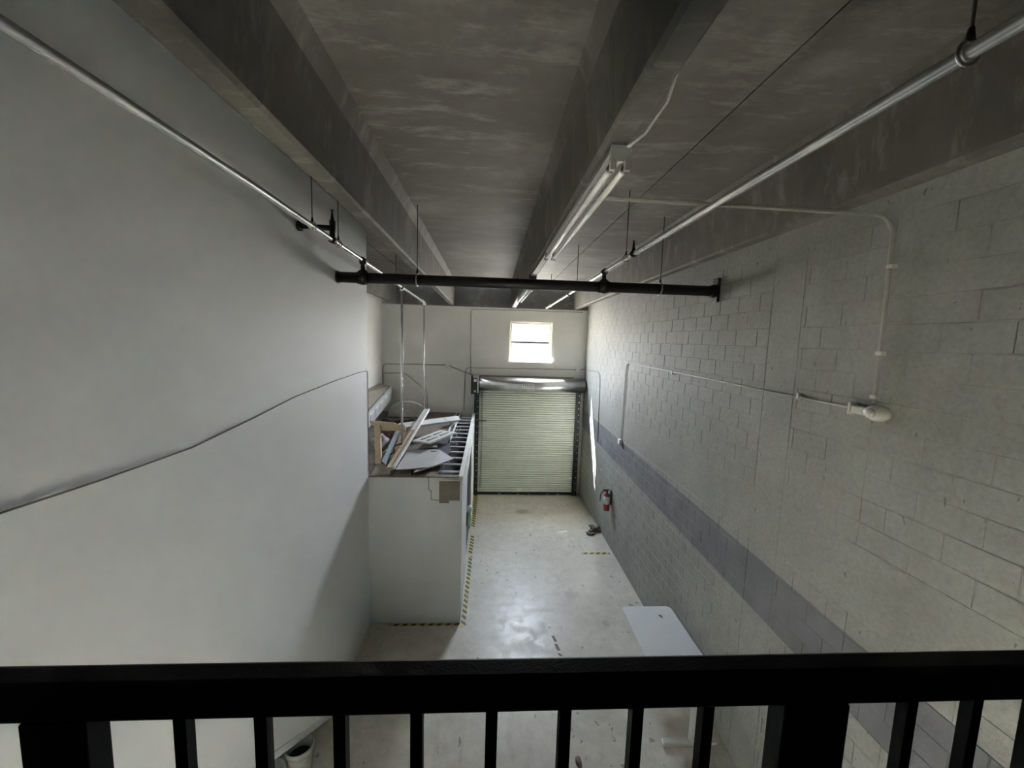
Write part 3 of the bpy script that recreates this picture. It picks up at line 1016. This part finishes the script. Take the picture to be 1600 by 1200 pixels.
def branch(x, zs, far_y, label, rods, couplings, name='sprinkler_branch'):
    """silver branch pipe on the main"""
    t = thing(name, (x, 5.4, zs(5.4)), label, 'pipe', 'silver sprinkler branch pipes')
    ys = [-5.9, 0.5, 3, 5.4, 7.7, far_y]
    MB().tube([(x, y, zs(y)) for y in ys], 0.0255, 16).build('pipe', 'silver', t)
    z = zs(5.4)
    MB().cyl((x, 5.34, z), (x, 5.46, z), 0.040, None, 16).build('tee_fitting', 'black', t)
    MB().lathe((x, 5.4, ZP + 0.05), [(0.060, 0), (0.060, 0.03), (0.036, 0.05), (0.028, 0.06), (0.028, 0.12), (0.042, 0.125), (0.042, z - ZP - 0.06)], 16).build('riser', 'black', t)
    MB().cyl((x, 5.4, ZP - 0.085), (x, 5.4, ZP - 0.05), 0.03, 0.04, 12).build('strap_bolt', 'black', t)
    MB().cyl((x - 0.065, 5.40, ZP), (x + 0.065, 5.40, ZP), 0.080, None, 20).build('saddle', 'black', t)
    for y in rods:
        zz = zs(y)
        h = MB().tube([(x, y + 0.0 + 0.034 * math.cos(a) * 0.2, zz + 0.034 * math.sin(a)) if False else (x + 0.036 * math.cos(a), y, zz + 0.036 * math.sin(a)) for a in [PI / 2 + 2 * PI * i / 16 for i in range(17)]], 0.006, 6).build('hanger_ring', 'steel', t)
        MB().cyl((x, y, zz + 0.036), (x, y, zz + 0.075), 0.014, 0.008, 8).build('hanger_nut', 'black', h)
        MB().cyl((x, y, zz + 0.07), (x, y, ZF + camber(y) - 0.003), 0.006, None, 6).build('hanger_rod', 'cable', t)
    for y in couplings:
        zz = zs(y)
        MB().cyl((x, y - 0.045, zz), (x, y + 0.045, zz), 0.036, None, 14).build('coupling', 'black', t)
    return t


def sprinkler_head(t, x, y, z):
    MB().cyl((x, y, z + 0.02), (x, y, z + 0.07), 0.022, 0.016, 10).build('sprig', 'black', t)
    h = MB().lathe((x, y, z + 0.07), [(0.014, 0), (0.012, 0.03), (0.008, 0.045), (0.008, 0.06)], 10).build('sprinkler_head', 'black', t)
    MB().cyl((x, y, z + 0.13), (x, y, z + 0.134), 0.022, None, 10).build('deflector', 'black', h)


zl = lambda y: 5.99 - 0.0195 * max(0.0, y - 3.0)
zr = lambda y: 5.945 - 0.0125 * max(0.0, y - 3.5)
XLP, XRP = -1.637, 1.495
t = branch(XLP, zl, 10.30, 'silver sprinkler branch pipe along the white drywall with two drop pipes', (0.9, 3.92, 4.56, 7.25, 10.0), (4.40, 7.72))
# arm back to the wall with its sprinkler head
za = zl(4.4)
MB().cyl((XLP, 4.40, za + 0.02), (XLP, 4.40, za + 0.19), 0.030, None, 12).build('arm_riser', 'black', t)
MB().cyl((XL + 0.035, 4.36, za + 0.115), (XLP + 0.02, 4.40, za + 0.115), 0.027, None, 12).build('wall_arm', 'black', t)
MB().cyl((XL + 0.003, 4.36, za + 0.115), (XL + 0.035, 4.36, za + 0.115), 0.052, None, 14).build('wall_flange', 'black', t)
MB().cyl((XL + 0.11, 4.368, za + 0.115), (XL + 0.15, 4.37, za + 0.115), 0.034, None, 12).build('arm_union', 'steel', t)
sprinkler_head(t, XLP, 4.40, za + 0.16)
for y, ze in ((7.72, 2.97), (10.30, 3.14)):
    MB().cyl((XLP, y, zl(y)), (XLP, y, ze), 0.021, None, 12).build('drop_pipe', 'silver', t)
    MB().cyl((XLP, y, zl(y) - 0.07), (XLP, y, zl(y) + 0.03), 0.032, None, 12).build('drop_elbow', 'silver', t)
t = branch(XRP, zr, 10.75, 'silver sprinkler branch pipe running between ceiling ribs toward the window', (1.31, 4.55, 7.1, 10.2), (7.79,))
MB().cyl((XRP, 4.27, zr(4.3)), (XRP, 4.37, zr(4.3)), 0.036, None, 14).build('coupling', 'black', t)
sprinkler_head(t, XRP, 4.32, zr(4.3))
MB().cyl((XRP, 10.70, zr(10.7)), (XRP, 10.80, zr(10.7)), 0.033, None, 14).build('end_cap', 'silver', t)

# ------------------------------------------------------------------ light fixtures under the rib
FX = 0.66


def fixture(FX, y0, y1, label):
    zc = ZB + camber((y0 + y1) / 2) - 0.012
    t = thing('strip_light', (FX, (y0 + y1) / 2, zc - 0.09), label, 'light', 'two tube strip lights under the rib')
    prof = [(-0.050, 0.0), (0.050, 0.0), (0.052, -0.030), (0.014, -0.066), (-0.014, -0.066), (-0.052, -0.030)]
    MB().prism([(FX + x, y0, zc + z) for x, z in prof], [(FX + x, y1, zc + z) for x, z in prof]).build('body', 'enamel', t)
    for sx in (-1, 1):
        x = FX + sx * 0.039
        MB().cyl((x, y0 + 0.03, zc - 0.096), (x, y1 - 0.03, zc - 0.096), 0.019, None, 14).build('tube', 'tube', t)
        for y in (y0 + 0.012, y1 - 0.03):
            so = MB().box((x - 0.017, y - 0.015, zc - 0.122), (x + 0.017, y + 0.015, zc - 0.03), 0.005).build('socket', 'enamel', t)
            MB().cyl((x, y + 0.012, zc - 0.096), (x, y + 0.05, zc - 0.096), 0.0205, None, 12).build('tube_cap', 'guide', so)
    mb = MB()
    mb.prism([(FX + x * 1.08, y0 - 0.004, zc + z * 1.25 + 0.002) for x, z in prof], [(FX + x * 1.08, y0 + 0.02, zc + z * 1.25 + 0.002) for x, z in prof])
    mb.build('end_cap', 'enamel', t)
    MB().box((FX - 0.005, (y0 + y1) / 2 - 0.02, zc - 0.068), (FX + 0.005, (y0 + y1) / 2 + 0.02, zc - 0.060)).build('latch', 'guide', t)
    return t


fixture(0.665, 2.2, 4.72, 'two tube strip light under the ceiling rib with cable at its end')
fixture(0.705, 7.4, 9.9, 'two tube strip light under the ceiling rib past the black main')
zc = ZB + camber(2.2)
tag(MB().tube([(FX + 0.03, 2.21, zc - 0.022), (FX + 0.10, 2.13, zc + 0.02), (FX + 0.15, 2.0, zc + 0.10), (FX + 0.16, 1.87, zc + 0.24)], 0.008, 8).build('feed_cable', 'conduit'),
    'short grey feed cable curling from the near strip light to the rib', 'cable')
zc = ZB + camber(6.5)
t = thing('junction_box', (FX, 6.55, zc - 0.08), 'dark junction box under the rib between the two strip lights', 'junction box')
MB().box((FX - 0.06, 6.48, zc - 0.075), (FX + 0.06, 6.62, zc - 0.002), 0.006).build('box_body', 'guide', t)
MB().box((FX - 0.035, 4.78, zc - 0.035), (FX + 0.035, 6.48, zc - 0.001)).build('wireway', 'tan', t)

# ------------------------------------------------------------------ conduits and boxes
cy, czz = 3.0, 6.012
R_ = 0.16
pts = [(FX + 0.07, cy, 6.03), (1.6, cy, 6.025), (XR - 0.035 - R_, cy, czz)]
pts += [(XR - 0.035 - R_ + R_ * math.sin(a), cy, czz - R_ + R_ * math.cos(a)) for a in [PI / 2 * i / 8 for i in range(1, 9)]]
pts += [(XR - 0.030, 2.985, 5.2), (XR - 0.030, 2.975, 4.58)]
t = thing('ceiling_conduit', (XR - 0.03, 2.98, 4.6), 'grey painted conduit crossing from the strip light and bending down the block wall', 'conduit')
MB().tube(pts, 0.0145, 10).build('conduit_run', 'run', t)
for z in (4.62, 4.96, 5.62):
    MB().box((XR - 0.05, 2.955, z), (XR - 0.002, 3.005, z + 0.03), 0.004).build('strap', 'conduit', t)
t = thing('wall_light', (XR, 2.97, 4.42), 'round grey painted wall light fitting where conduits meet', 'wall light')
for nm, org, pf, nn in (('base', (XR - 0.004, 2.95, 4.51), [(0.10, 0.0), (0.10, -0.03), (0.08, -0.06), (0.045, -0.075)], 24), ('cap', (XR - 0.075, 2.95, 4.51), [(0.042, 0.0), (0.042, -0.02), (0.022, -0.032)], 16)):
    mb = MB().lathe(org, pf, nn, 'x')
    for v in mb.v:
        v.z = 4.51 + (v.z - 4.51) * (0.62 if nm == 'base' else 0.9)
    mb.build(nm, 'conduit', t)
MB().box((XR - 0.06, 3.02, 4.475), (XR - 0.004, 3.15, 4.545), 0.012).build('outlet_box', 'conduit', t)
MB().box((XR - 0.07, 3.14, 4.465), (XR - 0.004, 3.165, 4.565), 0.004).build('cover', 'conduit', t)
R_ = 0.12
zc_ = 4.53
pts = [(XR - 0.022, 3.16, 4.515), (XR - 0.018, 5.0, zc_), (XR - 0.018, 8.78 - R_, 4.56)]
pts += [(XR - 0.018, 8.78 - R_ + R_ * math.sin(a), 4.56 - R_ + R_ * math.cos(a)) for a in [PI / 2 * i / 8 for i in range(1, 9)]]
pts += [(XR - 0.018, 8.82, 3.6), (XR - 0.018, 8.86, 2.80)]
t = thing('wall_conduit', (XR - 0.02, 8.0, 2.8), 'slim conduit running along the block wall and dropping to an outlet at the stripe', 'conduit')
MB().tube(pts, 0.011, 8).build('conduit_run', 'conduit', t)
for y in (3.75, 6.5):
    MB().box((XR - 0.034, y, 4.50), (XR - 0.002, y + 0.03, 4.56), 0.003).build('strap', 'conduit', t)
MB().box((XR - 0.07, 8.80, 2.70), (XR - 0.003, 8.93, 2.81), 0.01).build('outlet_box', 'white', t)
pts = [(XR - 0.17, YF - 0.012, 4.10), (XR - 0.02, YF - 0.02, 4.12), (XR - 0.012, 12.4, 4.12), (XR - 0.012, 11.15, 4.16), (XR - 0.012, 10.92, 4.12), (XR - 0.012, 10.85, 3.95), (XR - 0.012, 10.80, 3.0), (XR - 0.012, 10.76, 2.25)]
tag(MB().tube(pts, 0.008, 8).build('corner_cable', 'cable'), 'thin dark cable wrapping the corner and dropping down the block wall', 'cable')
# end wall runs
yw = YF - 0.02
t = thing('end_wall_conduit', (-0.57, yw, 3.8), 'tall conduit rising from the door opener to the wall top', 'conduit')
MB().tube([(-0.56, yw, 3.87), (-0.59, yw, 5.72)] + [(-0.49 - 0.10 * math.cos(a), yw, 5.78 + 0.10 * math.sin(a)) for a in [PI / 2 * i / 6 for i in range(1, 7)]] + [(0.6, yw, 5.89), (2.9, yw, 5.90)], 0.011, 8).build('conduit_run', 'run', t)
t = thing('side_conduit', (-2.3, yw, 4.1), 'grey conduit from the corner through a round box to the opener', 'conduit')
MB().tube([(-3.27, yw, 2.7), (-3.27, yw, 4.0), (-3.24, yw, 4.09), (-3.16, yw, 4.13), (-1.35, yw, 4.14)], 0.014, 8).build('conduit_run', 'run', t)
MB().tube([(-1.24, yw, 4.12), (-0.60, yw, 3.88), (-0.50, yw, 3.84)], 0.014, 8).build('conduit_run', 'run', t)
MB().lathe((-1.29, YF - 0.002, 4.14), [(0.075, 0), (0.075, -0.04), (0.06, -0.05)], 16, 'y').build('round_box', 'white', t)
t = thing('lower_conduit', (-2.1, yw, 2.7), 'thin painted conduit stepping down behind the mattress', 'conduit')
MB().tube([(-3.25, yw, 3.84), (-2.65, yw, 3.86), (-2.55, yw, 3.82), (-2.02, yw, 3.40), (-1.92, yw, 3.28), (-1.89, yw, 2.66)], 0.010, 8).build('conduit_run', 'run', t)
t = thing('door_conduit', (1.0, YF - 0.0105, 4.1), 'thin painted conduit over the roller door to a small white box', 'conduit')
MB().tube([(-0.76, YF - 0.0105, 2.70), (-0.74, YF - 0.0105, 3.9), (-0.70, YF - 0.0105, 4.04), (-0.62, YF - 0.0105, 4.075), (2.5, YF - 0.0105, 4.10), (2.76, YF - 0.0105, 4.10)], 0.010, 8).build('conduit_run', 'run', t)
MB().box((2.75, YF - 0.06, 4.04), (2.88, YF - 0.002, 4.18), 0.008).build('outlet_box', 'white', t)
# drooping cable on the white drywall
pts = [(XL + 0.008, y, z) for y, z in ((-1.0, 4.26), (1.0, 4.25), (1.67, 4.24), (2.1, 4.225), (2.73, 4.22), (3.47, 4.28), (4.15, 4.35), (5.16, 4.40), (6.16, 4.43), (6.6, 4.425), (6.645, 4.40), (6.65, 4.2), (6.65, 2.70))]
tag(MB().tube(pts, 0.005, 8).build('wall_cable', 'cable'), 'thin dark cable sagging along the white drywall', 'cable')

# ------------------------------------------------------------------ things on the floor and walls
# fire extinguisher on the block wall
ex, ey, ez = XR - 0.115, 9.33, 0.92
t = thing('fire_extinguisher', (ex, ey, ez), 'red fire extinguisher with silver label hung on the block wall', 'fire extinguisher')
MB().lathe((ex, ey, ez), [(0.07, 0), (0.078, 0.012), (0.078, 0.36), (0.065, 0.40), (0.03, 0.43), (0.022, 0.45)], 20).build('cylinder', 'red', t)
MB().lathe((ex, ey, ez + 0.17), [(0.0795, 0), (0.0795, 0.19)], 20).build('label_band', 'label', t)
MB().cyl((ex, ey, ez + 0.44), (ex, ey, ez + 0.50), 0.024, None, 12).build('valve', 'guide', t)
MB().box((ex - 0.10, ey - 0.012, ez + 0.50), (ex + 0.05, ey + 0.012, ez + 0.525), 0.004).build('handle', 'guide', t)
MB().tube([(ex - 0.01, ey + 0.02, ez + 0.48), (ex - 0.08, ey + 0.07, ez + 0.46), (ex - 0.13, ey + 0.09, ez + 0.36), (ex - 0.14, ey + 0.09, ez + 0.20)], 0.012, 8).build('hose', 'guide', t)
MB().box((XR - 0.036, ey - 0.04, ez + 0.15), (XR - 0.004, ey + 0.04, ez + 0.50), 0.004).build('wall_bracket', 'guide', t)
# table
TX0, TX1, TY0, TY1, TZ = 2.235, 3.045, 4.26, 6.01, 0.74
t = thing('training_table', ((TX0 + TX1) / 2, 5.1, 0), 'white rounded table with grey T shaped legs against the block wall', 'table')
bm = bmesh.new()
cs = []
for (cx, cyy, a0) in ((TX1 - 0.075, TY1 - 0.075, 0), (TX0 + 0.075, TY1 - 0.075, PI / 2), (TX0 + 0.075, TY0 + 0.075, PI), (TX1 - 0.075, TY0 + 0.075, 1.5 * PI)):
    for i in range(7):
        a = a0 + PI / 2 * i / 6
        cs.append((cx + 0.075 * math.cos(a), cyy + 0.075 * math.sin(a)))
bm.free()
MB().prism([(x, y, TZ - 0.028) for x, y in cs], [(x, y, TZ) for x, y in cs]).build('tabletop', 'top', t)
for y in (4.42, 5.74):
    lg = MB().box((2.62, y - 0.03, 0.05), (2.68, y + 0.03, TZ - 0.03), 0.01).build('leg', 'leg', t)
    MB().box((2.27, y - 0.045, 0.012), (2.98, y + 0.045, 0.06), 0.018).build('foot', 'leg', lg)
    MB().box((2.34, y - 0.025, TZ - 0.06), (2.92, y + 0.025, TZ - 0.029)).build('cross_bar', 'leg', lg)
MB().box((2.63, 4.4, TZ - 0.10), (2.67, 5.76, TZ - 0.06)).build('beam', 'leg', t)
mk = MB().prism([(2.765, 5.80, TZ + 0.001), (2.80, 5.74, TZ + 0.001), (2.81, 5.77, TZ + 0.001), (2.79, 5.79, TZ + 0.001)], [(2.765, 5.80, TZ + 0.006), (2.80, 5.74, TZ + 0.012), (2.81, 5.77, TZ + 0.012), (2.79, 5.79, TZ + 0.006)])
tag(mk.build('plastic_clip', 'guide'), 'tiny dark clip lying on the white table', 'clip')
# rag heap
t = MB().blob((2.90, 10.12, 0.06), (0.16, 0.14, 0.09), 21, 0.4, 3, 0.001)
tag(t.build('rag_heap', 'rag'), 'crumpled grey brown rag heap at the foot of the block wall', 'rag')
t = MB().blob((2.74, 9.90, 0.02), (0.10, 0.06, 0.035), 31, 0.4, 3, 0.001)
tag(t.build('rag_scrap', 'rag'), 'flat brown rag scrap spilling from the rag heap', 'rag')
sheet('sun_fleck_sheet', [(1.86, 10.02, 0.008), (2.15, 10.12, 0.014), (2.17, 10.05, 0.008), (1.98, 9.98, 0.006)], 0.004, 'paper', 'white sliver standing for a sun fleck on the floor near rag heap', 'paper')  # thin white sheet in place of a fleck of sunlight
tag(MB().blob((1.18, 4.25, 0.012), (0.035, 0.07, 0.02), 8, 0.3, 2, 0.001).build('wood_chip', 'brown'), 'small brown wood chip on the bare floor', 'wood chip')
# hazard tape
def tape(corners, mat, label):
    return tag(MB().slab([(x, y, 0.003) for x, y in corners], 0.0025).build('hazard_tape', mat), label, 'tape', 'black and yellow floor tapes')


tape([(-1.62, 6.595), (-0.39, 6.595), (-0.39, 6.648), (-1.62, 6.648)], 'tape_x', 'black and yellow tape on the floor along the enclosure front')
tape([(-0.385, 6.56), (-0.305, 6.56), (-0.275, 8.86), (-0.355, 8.86)], 'tape_y', 'long black and yellow tape along the enclosure side before the doorway')
tape([(-0.375, 8.95), (-0.285, 8.95), (-0.265, 9.85), (-0.355, 9.85)], 'tape_y', 'short black and yellow tape across the enclosure doorway')
tape([(-0.375, 10.33), (-0.275, 10.33), (-0.255, 12.55), (-0.355, 12.55)], 'tape_y', 'black and yellow tape beside the enclosure next to the roller door')
tape([(2.30, 8.94), (2.98, 8.94), (2.98, 9.02), (2.30, 9.02)], 'tape_x', 'short black and yellow tape reaching the block wall')
for i, (x, y, l_) in enumerate(((1.20, 6.25, 0.13), (1.22, 6.06, 0.14), (1.24, 5.9, 0.05))):
    tag(MB().slab([(x - 0.03, y + l_ / 2, 0.003), (x + 0.02, y + l_ / 2, 0.003), (x + 0.05, y - l_ / 2, 0.003), (x - 0.0, y - l_ / 2, 0.003)], 0.0025).build('tape_remnant', 'brown'),
        ('dark worn tape remnant in mid floor, the one toward the roller door', 'middle of three dark worn tape remnants in mid floor',
         'tiny dark speck of worn tape beside two longer remnants')[i], 'tape', 'tape remnants in mid floor')
# green and white bottle holder hanging at the doorway
t = thing('plastic_bottle_bundle', (-0.35, 8.27, 1.05), 'pale green bundle of plastic hanging at the enclosure doorway', 'plastic bundle')
MB().blob((-0.335, 8.24, 1.40), (0.05, 0.09, 0.09), 41, 0.2, 2).build('lobe', 'pale_green', t)
MB().blob((-0.325, 8.23, 1.26), (0.055, 0.09, 0.09), 42, 0.2, 2).build('lobe', 'pale_green', t)
MB().blob((-0.335, 8.22, 1.12), (0.05, 0.08, 0.08), 43, 0.2, 2).build('lobe', 'pale_green', t)
MB().box((-0.398, 8.16, 1.06), (-0.362, 8.24, 1.36), 0.01).build('holder', 'green', t)

# buckets under the stair
def bucket(x, y, h, label, fill):
    t = thing('bucket', (x, y, 0), label, 'bucket', 'buckets under the stair')
    MB().lathe((x, y, 0), [(0.12, 0.0), (0.148, h), (0.140, h), (0.122, h - 0.16), (0.12, h - 0.17)], 24).build('shell', 'bucket', t)
    MB().lathe((x, y, h - 0.05), [(0.146, 0.0), (0.156, 0.0), (0.158, 0.012), (0.150, 0.056), (0.144, 0.056)], 24, 'z', False).build('rim_band', 'bucket', t)
    MB().cyl((x, y, h - 0.168), (x, y, h - 0.150), 0.1225, None, 20).build('contents', fill, t)
    MB().tube([(x + 0.155 * math.cos(a), y + 0.02 - 0.06 * math.sin(a), h - 0.06 - 0.13 * math.sin(a)) for a in [PI * i / 10 for i in range(11)]], 0.004, 6).build('bail', 'steel', t)


bucket(-2.04, 4.22, 0.37, 'dusty grey bucket with a dark mouth under the stair', 'dark')  # dark disc set inside so the open mouth reads dark
bucket(-2.24, 3.97, 0.34, 'dusty grey bucket with pale dried plaster under the stair', 'card')

# ------------------------------------------------------------------ railing of the mezzanine
RY, RZ = 0.58, 4.49
t = thing('guard_railing', (0.1, RY, ZM), 'black painted metal guard railing along the mezzanine edge', 'railing')
MB().box((XL + 0.005, RY - 0.02, RZ - 0.062), (XR - 0.005, RY + 0.02, RZ), 0.006).build('top_rail', 'rail', t)
MB().box((XL + 0.005, RY - 0.012, ZM + 0.08), (XR - 0.005, RY + 0.012, ZM + 0.12), 0.003).build('bottom_rail', 'rail', t)
bx = 0.0174
bal = None
for k in range(-15, 26):
    x = bx + 0.1168 * k
    if not (XL + 0.03 < x < XR - 0.03):
        continue
    if min(abs(x - p) for p in (-0.617, 0.541, -1.775, 1.70, 2.86)) < 0.07:
        continue
    if bal is None:
        bal = MB().box((x - 0.0092, RY - 0.0092, ZM + 0.12), (x + 0.0092, RY + 0.0092, RZ - 0.062)).build('baluster', 'rail', t)
        bx0 = x
    else:
        o = bal.copy()
        COL.objects.link(o)
        o.parent = t
        o.location.x = bal.location.x + (x - bx0)
for x, hw in ((-0.619, 0.046), (0.543, 0.055), (1.70, 0.05)):
    MB().box((x - hw, RY - 0.0195, ZM), (x + hw, RY + 0.0195, RZ - 0.063), 0.003).build('post', 'rail', t)
    MB().box((x - 0.075, RY - 0.05, ZM), (x + 0.075, RY + 0.05, ZM + 0.012)).build('base_plate', 'rail', t)
